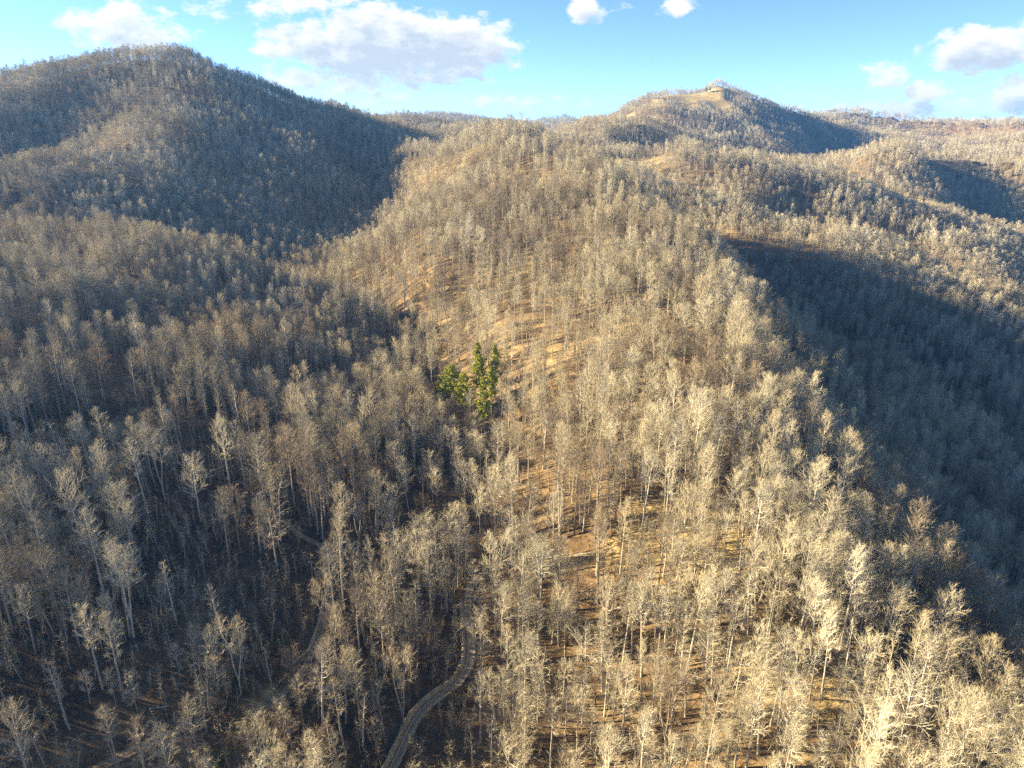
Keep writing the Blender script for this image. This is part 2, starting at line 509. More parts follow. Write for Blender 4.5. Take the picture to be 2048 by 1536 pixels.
def tabulate():
    u, v = np.meshgrid(np.linspace(GU0, GU1, GN), np.linspace(GV0, GV1, GN))
    q = np.stack([u.ravel(), v.ravel()], 1).astype(np.float32)
    cw = _cw.astype(np.float32)
    w = _w.astype(np.float32)
    out = np.empty(len(q), np.float32)
    for i in range(0, len(q), 8000):
        k = q[i:i + 8000]
        dx = k[:, 0:1] - cw[None, :, 0]
        dy = k[:, 1:2] - cw[None, :, 1]
        out[i:i + 8000] = np.sqrt(dx * dx + dy * dy + RC * RC) @ w[:_n] + w[_n] + k @ w[_n + 1:]
    return out.reshape(GN, GN).astype(float)


_TAB = tabulate()


def H0(x, y):
    x = np.atleast_1d(np.asarray(x, float))
    y = np.atleast_1d(np.asarray(y, float))
    q = warp(x, y)
    a = np.clip((q[:, 0] - GU0) / (GU1 - GU0) * (GN - 1), 0, GN - 1.001)
    b = np.clip((q[:, 1] - GV0) / (GV1 - GV0) * (GN - 1), 0, GN - 1.001)
    i, j = a.astype(int), b.astype(int)
    fa, fb = a - i, b - j
    out = (_TAB[j, i] * (1 - fa) + _TAB[j, i + 1] * fa) * (1 - fb) + (_TAB[j + 1, i] * (1 - fa) + _TAB[j + 1, i + 1] * fa) * fb
    far = np.clip((y - 520) / 800, 0, 1) * np.clip((x + 200) / 300, 0.25, 1)
    amp1 = 5.0 + 22.0 * far
    s1 = 70 + 200 * far * 0
    rid = 1 - np.abs(2 * vnoise(x / 95 + 3, y / 95, 1) - 1)
    out += (rid - 0.5) * (5 + 16 * far)
    rid2 = 1 - np.abs(2 * vnoise((x + y) / 430 + 9.3, (x - y) / 1150 + 4, 2) - 1)
    pk = np.clip(np.hypot(x - 610, y - 2270) / 500, 0.15, 1)
    out += (rid2 - 0.55) * (4 + 105 * far * pk * np.clip((x - 60) / 200, 0, 1))
    out += (vnoise(x / 26, y / 26, 3) - 0.5) * 3.0
    out += (vnoise(x / 9, y / 9, 4) - 0.5) * 0.9
    return out


def hit(px, py, t0=60, t1=3000):
    """Where the line of sight through a pixel meets the ground."""
    d = ray(px, py)
    t = np.geomspace(t0, t1, 500)
    p = d[None, :] * t[:, None]
    below = p[:, 2] < H0(p[:, 0], p[:, 1])
    k = int(np.argmax(below)) if below.any() else len(t) - 1
    lo, hi = t[max(k - 1, 0)], t[k]
    tt = np.linspace(lo, hi, 12)
    p = d[None, :] * tt[:, None]
    below = p[:, 2] < H0(p[:, 0], p[:, 1])
    k = int(np.argmax(below)) if below.any() else 11
    return p[k]


# ------------------------------------------------------------------ roads (they are cut into the slope)
ROADS = [
    ("gravel_road", 'road', 3.0, [(740, 1620), (775, 1560), (800, 1510), (818, 1470), (832, 1432), (872, 1397), (922, 1368), (944, 1322), (940, 1265), (934, 1205), (940, 1165), (985, 1133), (1080, 1114), (1190, 1108)]),
    ("dirt_track", 'track', 2.2, [(470, 1450), (545, 1412), (600, 1352), (634, 1290), (654, 1220), (668, 1150), (667, 1112), (638, 1086), (598, 1074), (570, 1040)]),
    ("dirt_track", 'track', 3.0, [(500, 905), (470, 880), (440, 853), (400, 842), (300, 842), (205, 850)]),
    ("dirt_track", 'track', 2.8, [(180, 1545), (290, 1490), (385, 1448)]),
    ("dirt_track", 'track', 3.0, [(575, 768), (640, 762), (720, 764)]),
    ("dirt_track", 'track', 3.4, [(785, 648), (840, 672), (895, 688)]),
    ("dirt_track", 'track', 3.4, [(1010, 722), (1100, 706), (1200, 672), (1310, 640)]),
    ("dirt_track", 'track', 3.4, [(840, 553), (905, 570), (970, 592)]),
]


def smooth_path(pts, step=1.2):
    pts = np.array(pts)
    d = np.r_[0, np.cumsum(np.linalg.norm(np.diff(pts[:, :2], axis=0), axis=1))]
    n = max(4, int(d[-1] / step))
    s = np.linspace(0, d[-1], n)
    out = np.stack([np.interp(s, d, pts[:, k]) for k in range(3)], 1)
    k = max(3, int(9 / step) | 1)
    pad = k // 2
    for _ in range(2):
        e = np.concatenate([np.repeat(out[:1], pad, 0), out, np.repeat(out[-1:], pad, 0)])
        sm = np.stack([np.convolve(e[:, j], np.ones(k) / k, 'valid') for j in range(3)], 1)
        sm[0], sm[-1] = out[0], out[-1]
        out = sm
    return out


PATHS = []
for name, mat, wd, pix in ROADS:
    path = smooth_path([hit(*q) for q in pix])
    PATHS.append((name, mat, wd, path))
_RP = np.concatenate([p[:, :3] for _, _, _, p in PATHS])
_RW = np.concatenate([np.full(len(p), w) for _, _, w, p in PATHS])
_rb = (_RP[:, 0].min() - 14, _RP[:, 0].max() + 14, _RP[:, 1].min() - 14, _RP[:, 1].max() + 14)


def road_dist(x, y):
    """Distance to the nearest road edge (metres) and the height of that road."""
    x = np.asarray(x, float)
    y = np.asarray(y, float)
    d = np.full(x.shape, 99.0)
    z = np.zeros(x.shape)
    idx = np.where((x > _rb[0]) & (x < _rb[1]) & (y > _rb[2]) & (y < _rb[3]))[0]
    for i in range(0, len(idx), 8000):
        j = idx[i:i + 8000]
        dd = np.sqrt((x[j][:, None] - _RP[None, :, 0]) ** 2 + (y[j][:, None] - _RP[None, :, 1]) ** 2) - _RW[None, :] / 2
        k = dd.argmin(1)
        d[j] = dd[np.arange(len(j)), k]
        z[j] = _RP[k, 2]
    return d, z


def H(x, y):
    h = H0(x, y)
    d, z = road_dist(np.atleast_1d(x), np.atleast_1d(y))
    f = np.clip((d - 0.6) / 4.5, 0, 1)
    f = f * f * (3 - 2 * f)
    return h * f + (z - 0.10) * (1 - f) * (d < 90) + h * (1 - f) * (d >= 90)


# clearings: (px, py, radius m, how grassy, share of trees kept)
CLEAR = [(1320, 1050, 12, 0.5, 0.35), (1240, 1095, 8, 0.5, 0.3), (1430, 1075, 12, 0.6, 0.55), (1560, 1010, 8, 0.6, 0.5), (1620, 1350, 9, 0.6, 0.35), (1500, 1330, 7, 0.5, 0.35), (1880, 1420, 8, 0.5, 0.4),
         (600, 1200, 11, 0.0, 0.10), (600, 1290, 8, 0.1, 0.15), (730, 1160, 8, 0.15, 0.2), (700, 1080, 6, 0.1, 0.1),
         (520, 1425, 6, 0.7, 0.2), (330, 1340, 11, 0.0, 0.45), (350, 1440, 9, 0.0, 0.4), (950, 805, 11, 0.0, 0.0), (900, 795, 13, 0.0, 0.1), (860, 780, 12, 0.0, 0.2), (930, 850, 14, 0.0, 0.05), (960, 885, 12, 0.0, 0.12), (900, 1460, 9, 0.0, 0.12), (900, 1300, 7, 0.0, 0.4), (150, 1060, 9, 0.1, 0.35),
         (430, 985, 11, 0.0, 0.45), (560, 1010, 7, 0.0, 0.4), (270, 850, 11, 0.9, 0.06), (300, 880, 12, 0.15, 0.18), (250, 790, 8, 0.6, 0.4), (180, 790, 6, 0.5, 0.4), (660, 765, 10, 0.9, 0.06), (650, 795, 11, 0.15, 0.2), (1050, 1060, 9, 0.0, 0.25), (1100, 1130, 6, 0.2, 0.2),
         (1090, 712, 7, 0.7, 0.5), (1200, 672, 8, 0.5, 0.5), (860, 565, 6, 0.7, 0.6), (1260, 650, 8, 0.6, 0.3), (1010, 690, 7, 0.25, 0.85), (830, 640, 9, 0.0, 0.2), (470, 890, 6, 0.0, 0.3),
         (1130, 590, 10, 0.5, 0.5), (1050, 530, 11, 0.5, 0.5), (960, 470, 12, 0.4, 0.5), (1800, 500, 24, 0.95, 0.05), (1240, 330, 30, 1.0, 0.05), (1290, 328, 20, 0.9, 0.1), (1250, 240, 26, 1.0, 0.1), (1290, 243, 22, 1.0, 0.1),
         (1370, 195, 60, 1.0, 0.02), (1410, 190, 55, 1.0, 0.02), (1440, 185, 40, 1.0, 0.02), (1452, 176, 30, 1.0, 0.15), (1330, 203, 45, 1.0, 0.05), (1430, 200, 55, 0.9, 0.10), (1040, 243, 15, 1.0, 0.1), (400, 1180, 8, 0.0, 0.4), (130, 880, 7, 0.3, 0.6)]
_cl = [(hit(c[0], c[1]), c[2], c[3], c[4]) for c in CLEAR]


def clearing(x, y):
    g = np.zeros(np.shape(x))
    k = np.ones(np.shape(x))
    for c, r, gr, keep in _cl:
        d = np.sqrt((x - c[0]) ** 2 + ((y - c[1]) * 0.75) ** 2) / r
        d = d + (vnoise(x / (r * .5), y / (r * .5), 11) - 0.5) * 0.7
        f = np.clip((1.25 - d) / 0.5, 0, 1)
        g = np.maximum(g, f * gr)
        k = np.minimum(k, 1 - f * (1 - keep))
    return g, k


# ------------------------------------------------------------------ mesh helpers
def mesh_obj(name, verts, faces, mat, parent=None, smooth=False, link=True):
    me = bpy.data.meshes.new(name)
    me.from_pydata([tuple(v) for v in verts], [], [tuple(f) for f in faces])
    for m in (mat if isinstance(mat, (list, tuple)) else [mat]):
        me.materials.append(m)
    if smooth:
        me.polygons.foreach_set("use_smooth", [True] * len(me.polygons))
    o = bpy.data.objects.new(name, me)
    if link:
        COL.objects.link(o)
    if parent:
        o.parent = parent
    return o


def tag(o, label=None, cat=None, group=None, kind=None):
    if label:
        o["label"] = label
    if cat:
        o["category"] = cat
    if group:
        o["group"] = group
    if kind:
        o["kind"] = kind
    return o


def grid_faces(nr, nc):
    i = np.arange(nr - 1)[:, None] * nc + np.arange(nc - 1)[None, :]
    return np.stack([i, i + 1, i + 1 + nc, i + nc], -1).reshape(-1, 4)


# ------------------------------------------------------------------ terrain sheet
def build_terrain():
    ys = np.concatenate([np.linspace(-150, 90, 30, endpoint=False), np.geomspace(90, 9000, 520)])
    us = np.linspace(-1.0, 1.0, 380)
    us = np.sign(us) * np.abs(us) ** 1.15
    X = us[None, :] * (330 + 0.95 * np.maximum(ys, 0)[:, None])
    Y = np.repeat(ys[:, None], len(us), 1)
    x, y = X.ravel(), Y.ravel()
    z = H(x, y)
    me = bpy.data.meshes.new("terrain")
    f = grid_faces(len(ys), len(us))
    me.vertices.add(len(x))
    me.vertices.foreach_set("co", np.stack([x, y, z], 1).ravel())
    me.loops.add(f.size)
    me.polygons.add(len(f))
    me.polygons.foreach_set("loop_start", np.arange(0, f.size, 4))
    me.loops.foreach_set("vertex_index", f.ravel())
    me.update(calc_edges=True)
    me.polygons.foreach_set("use_smooth", np.ones(len(f), bool))
    a = me.attributes.new("clearing", 'FLOAT', 'POINT')
    grassy = clearing(x, y)[0]
    a.data.foreach_set("value", grassy)
    b = me.attributes.new("shade_paint", 'FLOAT', 'POINT')
    shade_amt = np.clip((8 - x) / 50, 0, 1) * np.clip((360 - y) / 90, 0, 1) * np.clip(0.55 + 1.6 * (vnoise(x / 30, y / 30, 51) - 0.35), 0.15, 1)  # painted shade left of the creek, broken up by noise
    shade_amt = np.maximum(shade_amt, 0.8 * np.clip((x - 125) / 40, 0, 1) * np.clip((600 - y) / 100, 0, 1))  # painted shade on the valley side behind the sunlit spur
    b.data.foreach_set("value", shade_amt * (1 - grassy))
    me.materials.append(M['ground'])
    o = bpy.data.objects.new("terrain", me)
    COL.objects.link(o)
    tag(o, "brown leaf covered mountain slopes under the bare forest", None, None, "structure")
    return o


terrain = build_terrain()


def build_roads():
    labels = ["grey gravel road winding up the creek bottom", "narrow dirt track curving round the brushy nose beside the gravel road", "level dirt bench track on the hillside with orange grass",
              "faint overgrown track in the dark hollow at the bottom corner", "short tan bench track above the bare poplars", "shaded track at the foot of the sunlit spur",
              "pale bench track above the green pines", "pale track cut high on the sunlit spur"]
    for (name, mat, wd, path), lab in zip(PATHS, labels):
        t = np.gradient(path[:, :2], axis=0)
        t /= np.linalg.norm(t, axis=1)[:, None] + 1e-9
        nrm = np.stack([t[:, 1], -t[:, 0]], 1)
        offs = np.array([-0.5, -0.36, -0.27, -0.16, 0.0, 0.16, 0.27, 0.36, 0.5])
        dz = np.array([0.0, 0.06, -0.05, 0.05, 0.10, 0.05, -0.05, 0.06, 0.0])
        rut = np.array([0, 0.1, 0.9, 0.15, 0, 0.15, 0.9, 0.1, 0])
        V, A = [], []
        for i in range(len(path)):
            jw = wd * (1 + 0.22 * (vnoise(np.array([i * 0.13]), np.array([3.3]), 5)[0] - 0.5))
            for o_, z_, r_ in zip(offs, dz, rut):
                if abs(o_) == 0.5:                       # ragged edges
                    o_ *= 1 + 0.5 * (vnoise(np.array([i * 0.45]), np.array([7.7 if o_ > 0 else 2.2]), 15)[0] - 0.5)
                V.append((path[i, 0] + nrm[i, 0] * o_ * jw, path[i, 1] + nrm[i, 1] * o_ * jw, path[i, 2] + 0.08 + z_))
                A.append(r_)
        o = mesh_obj(name, V, grid_faces(len(path), len(offs)), M[mat], smooth=True)
        a = o.data.attributes.new("rut", 'FLOAT', 'POINT')
        a.data.foreach_set("value", A)
        b = o.data.attributes.new("edge", 'FLOAT', 'POINT')
        b.data.foreach_set("value", [1.0, 0.8, 0.1, 0.3, 0.55, 0.3, 0.1, 0.8, 1.0] * len(path))
        tag(o, lab, None, None, "structure")
        if mat == 'road':
            build_bank(path, nrm, wd, 0, 0.62)
        elif lab.startswith("narrow"):
            build_bank(path, nrm, wd, 0.25, 0.80, 0.7)


def build_bank(path, nrm, wd, a, b, hgt=1.3):
    """The raw earth bank on the uphill side of the road."""
    n = len(path)
    i0, i1 = int(n * a), int(n * b)
    prof = [(0.47, -0.05), (0.53, 0.35), (0.60, 0.8), (0.70, 1.0), (0.80, 0.9), (0.92, 0.5), (1.02, -0.4)]
    V = []
    for i in range(i0, i1):
        e = min(1.0, (i - i0) / 8, (i1 - 1 - i) / 8)
        k = 0.35 + 1.0 * vnoise(np.array([i * 0.11]), np.array([1.7]), 6)[0]
        for j, (o_, z_) in enumerate(prof):
            jit = (vnoise(np.array([i * 0.5]), np.array([j * 3.1]), 8)[0] - 0.5) * 0.5
            oo = -(o_ * wd + jit * (j > 0))
            V.append((path[i, 0] + nrm[i, 0] * oo, path[i, 1] + nrm[i, 1] * oo, path[i, 2] + 0.05 + z_ * hgt * k * e + jit * 0.3 * e - (1 - e) * 0.5))
    o = mesh_obj("road_bank", V, grid_faces(i1 - i0, len(prof)), M['bank'], smooth=True)
    tag(o, "pale eroded earth bank along the uphill edge of the road", None, None, "structure")


build_roads()

# ------------------------------------------------------------------ bare trees
class Mesh:
    def __init__(self):
        self.v, self.f, self.mi, self.n = [], [], [], 0

    def tube(self, pts, rad, sides, mat=0, tip=False):
        pts = np.asarray(pts, float)
        m = len(pts)
        d = pts[-1] - pts[0]
        d = d / (np.linalg.norm(d) + 1e-9)
        a = np.cross(d, (0.3, 0.9, 0.2) if abs(d[2]) > 0.8 else (0, 0, 1.0))
        a /= np.linalg.norm(a) + 1e-9
        b = np.cross(d, a)
        th = np.arange(sides) / sides * 2 * math.pi
        ring = np.cos(th)[:, None] * a + np.sin(th)[:, None] * b
        rings = m - 1 if tip else m
        vv = (pts[:rings, None, :] + ring[None] * np.asarray(rad)[:rings, None, None]).reshape(-1, 3)
        base = self.n
        self.v.append(vv)
        self.n += len(vv)
        for i in range(rings - 1):
            for k in range(sides):
                k2 = (k + 1) % sides
                self.f.append((base + i * sides + k, base + i * sides + k2, base + (i + 1) * sides + k2, base + (i + 1) * sides + k))
                self.mi.append(mat)
        if tip:
            self.v.append(pts[-1:])
            self.n += 1
            q = base + (rings - 1) * sides
            for k in range(sides):
                self.f.append((q + k, q + (k + 1) % sides, self.n - 1))
                self.mi.append(mat)

    def tri(self, a, b, c, mat=0):
        self.v.append(np.array([a, b, c]))
        self.f.append((self.n, self.n + 1, self.n + 2))
        self.mi.append(mat)
        self.n += 3

    def build(self, name, mats, link=False, parent=None):
        o = mesh_obj(name, np.concatenate(self.v), self.f, mats, parent=parent, link=link)
        if len(mats) > 1:
            o.data.polygons.foreach_set("material_index", self.mi)
        return o


def unit(v):
    return v / (np.linalg.norm(v) + 1e-9)


def make_tree(seed, h=26, crown_w=8.5, crown_lo=0.45, n1=22, n2=7, n3=7, fork=0, lean=0.0, twig_r=0.025, up=0.9, top_heavy=0.5, bend=None, r0=None, lod=False, trunk=None, crown=None):
    """Trunk and crown of a leafless hardwood: three orders of branches above the trunk."""
    g = np.random.default_rng(seed)
    T = trunk or Mesh()
    C = crown or Mesh()
    r0 = r0 or 0.011 * h + 0.05
    stems = []
    ns = 7
    if fork:
        base_h = h * g.uniform(0.03, 0.25)
        for k in range(fork):
            az = g.uniform(0, 6.28) if k == 0 else az + 6.28 / fork + g.uniform(-.5, .5)
            hh = h * g.uniform(0.86, 1.02)
            pts = [np.zeros(3), np.array([0, 0, base_h])]
            for s in np.linspace(0.25, 1, ns - 2):
                sp = (0.10 + 0.02 * g.normal()) * h * s ** 0.8
                pts.append(np.array([math.cos(az) * sp, math.sin(az) * sp, base_h + (hh - base_h) * s]))
            stems.append(np.array(pts))
    else:
        az = g.uniform(0, 6.28)
        wob = np.cumsum(g.normal(0, 0.0022 * h, (ns, 2)), 0)
        wob[0] = 0
        s = np.linspace(0, 1, ns)
        pts = np.stack([math.cos(az) * lean * h * s ** 1.4 + wob[:, 0], math.sin(az) * lean * h * s ** 1.4 + wob[:, 1], s * h], 1)
        if bend is not None:                                   # snow-bent arch
            a = s * bend
            rad = h / bend
            pts = np.stack([rad * (1 - np.cos(a)) * 0.8, wob[:, 0], rad * np.sin(a)], 1)
        stems.append(pts)

    def at(st, s):
        q = s * (len(st) - 1)
        i = min(int(q), len(st) - 2)
        return st[i] + (st[i + 1] - st[i]) * (q - i), unit(st[i + 1] - st[i])

    for st in stems:
        rr = (r0 / (len(stems) ** 0.4)) * (1 - np.linspace(0, 1, len(st))) ** 0.75 + 0.03
        T.tube(st, rr, 5 if lod else 6, 0, tip=True)
        k1 = max(5, int(n1 / (len(stems) ** 0.8)))
        az = g.uniform(0, 6.28)
        for i in range(k1):
            s = crown_lo + (0.985 - crown_lo) * (i + g.uniform(0.1, 0.9)) / k1
            p0, dr = at(st, s)
            az += 2.4 + g.uniform(-.5, .5)
            q = (s - crown_lo) / (1 - crown_lo)
            prof = (0.45 + 0.55 * math.sin(math.pi * min(1, (q * (1 - top_heavy * .5) + 0.12)))) * (1 - 0.45 * q ** 3)
            ln = crown_w * 0.56 * prof * g.uniform(0.65, 1.25)
            elv = R(28) + R(38) * q * up + g.normal(0, 0.12)
            d1 = np.array([math.cos(az) * math.cos(elv), math.sin(az) * math.cos(elv), math.sin(elv)])
            if bend is not None:
                d1 = unit(d1 + 0.5 * dr)
            n_p = 4
            pts1 = [p0]
            dd = d1.copy()
            for k in range(n_p - 1):
                pts1.append(pts1[-1] + dd * ln / (n_p - 1))
                dd = unit(dd + np.array([g.normal(0, .16), g.normal(0, .16), 0.20 * up + g.normal(0, .08)]))
            pts1 = np.array(pts1)
            rb = 0.33 * r0 * (1 - 0.5 * q) / (len(stems) ** 0.3)
            C.tube(pts1, np.array([rb, rb * .7, rb * .5, rb * .3]), 3 if lod else 4, 0)
            for j in range(n2):
                u_ = 0.22 + 0.78 * (j + g.uniform(0, 1)) / n2
                b0, bd = at(pts1, min(u_, 0.999))
                ang = g.uniform(0, 6.28)
                side = unit(np.cross(bd, (math.cos(ang), math.sin(ang), 0.35)))
                d2 = unit(bd * 0.85 + side * 0.75 + np.array([0, 0, 0.25 * up]))
                l2 = ln * (0.50 - 0.22 * u_) * g.uniform(0.7, 1.25) + 0.5
                mid = b0 + d2 * l2 * 0.5
                end = mid + unit(d2 + np.array([g.normal(0, .2), g.normal(0, .2), 0.25 * up])) * l2 * 0.5
                r2 = max(rb * 0.42, twig_r * 1.5)
                C.tube([b0, mid, end], [r2, r2 * .7, r2 * .3], 3, 0, tip=True)
                for k in range(n3):
                    w_ = 0.2 + 0.8 * (k + g.uniform(0, 1)) / n3
                    c0 = b0 + (mid - b0) * min(w_ * 2, 1) + (end - mid) * max(w_ * 2 - 1, 0)
                    a2 = g.normal(0, 1, 3)
                    d3 = unit(d2 * 0.8 + unit(a2) * 0.85 + np.array([0, 0, 0.3 * up]))
                    l3 = g.uniform(0.6, 1.5) * (0.55 + crown_w / 16)
                    C.tube([c0, c0 + d3 * l3], [twig_r, 0.0], 3, 1, tip=True)
    return T, C


VAR = []     # (trunk mesh object, crown mesh object, height, kind words)


def variant(seed, words, **k):
    T, C = make_tree(seed, **k)
    t = T.build("trunk", [M['bark']])
    t.data.polygons.foreach_set("use_smooth", [True] * len(t.data.polygons))
    c = C.build("crown", [M['limb'], M['twig']])
    VAR.append((t, c, k.get('h', 26), words))


variant(1, "tall narrow bare tree", h=29, crown_w=8.0, crown_lo=0.48, n1=26, up=1.0)
variant(2, "tall fan crowned tree", h=27, crown_w=10.0, crown_lo=0.52, n1=24, up=1.0, top_heavy=0.9)
variant(3, "broad round crowned tree", h=24, crown_w=12.0, crown_lo=0.40, n1=26, up=0.7, n2=7)
variant(4, "slender thin crowned tree", h=25, crown_w=5.0, crown_lo=0.42, n1=22, n2=6, n3=5, up=0.9)
variant(5, "twin trunked bare tree", h=28, crown_w=9.0, crown_lo=0.50, n1=28, fork=2, up=1.0)
variant(6, "three stemmed bare tree", h=24, crown_w=8.5, crown_lo=0.45, n1=30, fork=3, up=0.9)
variant(7, "leaning ragged bare tree", h=24, crown_w=7.0, crown_lo=0.40, n1=20, lean=0.13, n3=5, up=0.6)
variant(8, "low branched bare tree", h=21, crown_w=7.5, crown_lo=0.25, n1=28, n2=7, up=0.5)
variant(9, "tall dense crowned tree", h=31, crown_w=10.5, crown_lo=0.50, n1=28, n2=7, up=1.0, top_heavy=0.7)
variant(10, "small open crowned tree", h=16, crown_w=6.0, crown_lo=0.30, n1=20, n2=7, n3=5, up=0.7)
variant(11, "sparse thin bare tree", h=23, crown_w=4.0, crown_lo=0.35, n1=22, n2=4, n3=4, up=0.4, lean=0.05)
variant(12, "flat topped spreading tree", h=22, crown_w=13.0, crown_lo=0.48, n1=24, n2=7, up=0.55, top_heavy=1.0)
variant(13, "broken dead bare snag", h=19, crown_w=4.5, crown_lo=0.35, n1=12, n2=3, n3=1, up=0.3)
variant(14, "dark spreading bare tree", h=20, crown_w=10.0, crown_lo=0.32, n1=24, n2=7, n3=5, up=0.45)
VAR[13][0].data.materials[0] = M['dark_bark']
VAR[13][1].data.materials[0] = M['dark_bark']
VAR[13][1].data.materials[1] = M['dark_twig']

PROTO = bpy.data.collections.new("forest_tree_shapes")        # shapes only; not part of the scene itself


def joined(name, T, C):
    v = np.concatenate(T.v + C.v)
    nT = T.n
    f = list(T.f) + [tuple(i + nT for i in q) for q in C.f]
    o = mesh_obj(name, v, f, [M['bark'], M['limb'], M['twig']], link=False)
    o.data.polygons.foreach_set("material_index", [0] * len(T.f) + [1 + k for k in C.mi])
    return o


NAMES = []
for i, (t, c, h, w) in enumerate(VAR):          # full trees for the middle distance, the same shapes as the near ones
    me_v = [np.array([v.co for v in t.data.vertices]), np.array([v.co for v in c.data.vertices])]
    n0 = len(me_v[0])
    f = [tuple(p.vertices) for p in t.data.polygons] + [tuple(k + n0 for k in p.vertices) for p in c.data.polygons]
    o = mesh_obj("a_tree_%02d" % i, np.concatenate(me_v), f, [t.data.materials[0], c.data.materials[0], c.data.materials[1]], link=False)
    o.data.polygons.foreach_set("material_index", [0] * len(t.data.polygons) + [1 + p.material_index for p in c.data.polygons])
    PROTO.objects.link(o)
NFULL = len(VAR)
for i, k in enumerate([dict(h=26, crown_w=12, crown_lo=.45), dict(h=24, crown_w=14, crown_lo=.42, up=.6), dict(h=27, crown_w=11, crown_lo=.5, up=1.0), dict(h=23, crown_w=12, crown_lo=.40, up=.6),
                       dict(h=25, crown_w=12, crown_lo=.5, up=.9, top_heavy=.9), dict(h=20, crown_w=11, crown_lo=.35, up=.5)]):
    T, C = make_tree(60 + i, n1=15, n2=6, n3=4, twig_r=0.065, lod=True, **k)
    PROTO.objects.link(joined("b_far_tree_%02d" % i, T, C))
NFAR = 6


def project(x, y, z):
    c, s = math.cos(PITCH), math.sin(PITCH)
    d = y * c - z * s
    upv = y * s + z * c
    d = np.where(d < 1, 1, d)
    return 1024 + x / d * F_PX, 768 - upv / d * F_PX, d


def scatter(cell, y0, y1, jitter=0.95, seed=0, mx=420):
    """Jittered grid of ground points in and a little around the view."""
    g = np.random.default_rng(seed)
    half = 0.80 * (y1 + 60) + 120
    xs = np.arange(-half, half, cell)
    ys = np.arange(y0, y1, cell)
    X, Y = np.meshgrid(xs, ys)
    x = (X + g.uniform(-.5, .5, X.shape) * cell * jitter).ravel()
    y = (Y + g.uniform(-.5, .5, X.shape) * cell * jitter).ravel()
    k = np.abs(x) < 0.86 * (y + 60) + 110
    x, y = x[k], y[k]
    z = H(x, y)
    px, py, d = project(x, y, z + 14)
    ok = (px > -mx * np.clip(300 / d, .25, 1.3)) & (px < 2048 + 160) & (py < 1536 + 330) & (py > -80)
    return x[ok], y[ok], z[ok]


def visible(x, y, z, slack=16.0):
    """Drop what lies well behind a ridge."""
    ok = np.ones(len(x), bool)
    for s in np.linspace(0.25, 0.96, 26):
        g = H0(x * s, y * s)
        ok &= ~(g > (z + 26) * s + slack)
    return ok


x1, y1, z1 = scatter(4.4, 40, 330, seed=1)
x2, y2, z2 = scatter(4.7, 330, 700, seed=2)
x3, y3, z3 = scatter(5.6, 700, 1300, seed=3)
x4, y4, z4 = scatter(6.8, 1300, 2400, seed=4)
x5, y5, z5 = scatter(16.0, 2400, 5400, seed=5)
xs = np.concatenate([x1, x2, x3, x4, x5])
ys = np.concatenate([y1, y2, y3, y4, y5])
zs = np.concatenate([z1, z2, z3, z4, z5])
_, keep = clearing(xs, ys)
rd, _ = road_dist(xs, ys)
gr = np.random.default_rng(12)
dens = 0.70 + 0.9 * (vnoise(xs / 34, ys / 34, 21) - 0.5)
dens = dens + 0.30 * ((xs > -115) & (xs < -10) & (ys > 390) & (ys < 580)) - 0.35 * (ys > 500) * np.clip(vnoise(xs / 75, ys / 75, 61) - 0.55, 0, 1)
right = np.clip((xs + 10) / 60, 0, 1)
near = np.clip((330 - ys) / 120, 0, 1)
dens = dens + 0.15 * (1 - near) + near * (0.16 * right - 0.30 * (1 - right))
ok = (gr.uniform(0, 1, len(xs)) < keep * np.clip(dens, 0.12, 1)) & (rd > 1.6)
_mr = PATHS[0][3]
_dx = np.abs(xs[:, None] - _mr[None, ::3, 0])
_dy = _mr[None, ::3, 1] - ys[:, None]
verge = ((_dx < 4.5) & (_dy > -2) & (_dy < 17)).any(1) & (ys < 190)       # open verge below the road
ok &= ~(verge & (gr.uniform(0, 1, len(xs)) < 0.9))
for _k, _wx, _len, _sh in ((1, 2.5, 15, 0.75), (2, 1.5, 26, 0.75), (4, 1.5, 28, 0.75)):
    _pt = PATHS[_k][3][::3]
    _dx = np.abs(xs[:, None] - _pt[None, :, 0])
    _dy = _pt[None, :, 1] - ys[:, None]
    ok &= ~(((_dx < _wx) & (_dy > -2) & (_dy < _len)).any(1) & (gr.uniform(0, 1, len(xs)) < _sh))
ok &= visible(xs, ys, zs)
xs, ys, zs = xs[ok], ys[ok], zs[ok]
px_, py_, dd_ = project(xs, ys, zs)
px_t, py_t, _ = project(xs, ys, zs + 22)
in_view = (px_t > 25) & (px_t < 2023) & (py_t < 1480) & (py_ > 0)
order = np.argsort(np.where(in_view, dd_, 1e9))
N_SINGLE = 285
single = np.zeros(len(xs), bool)
single[order[:N_SINGLE]] = True
print("trees", len(xs), "single out to", dd_[order[N_SINGLE - 1]])


# --- single trees: each one a thing with trunk and crown
def place_tree(vi, loc, rot, sc, label, group, tilt=(0, 0)):
    t, c, h, w = VAR[vi]
    e = bpy.data.objects.new("bare_tree", None)
    e.empty_display_size = 1.0
    COL.objects.link(e)
    e.location = loc
    e.rotation_euler = (tilt[0], tilt[1], rot)
    e.scale = (sc, sc, sc * gr.uniform(0.95, 1.05))
    for src in (t, c):
        o = src.copy()
        COL.objects.link(o)
        o.parent = e
    tag(e, label, "tree", group)
    return e


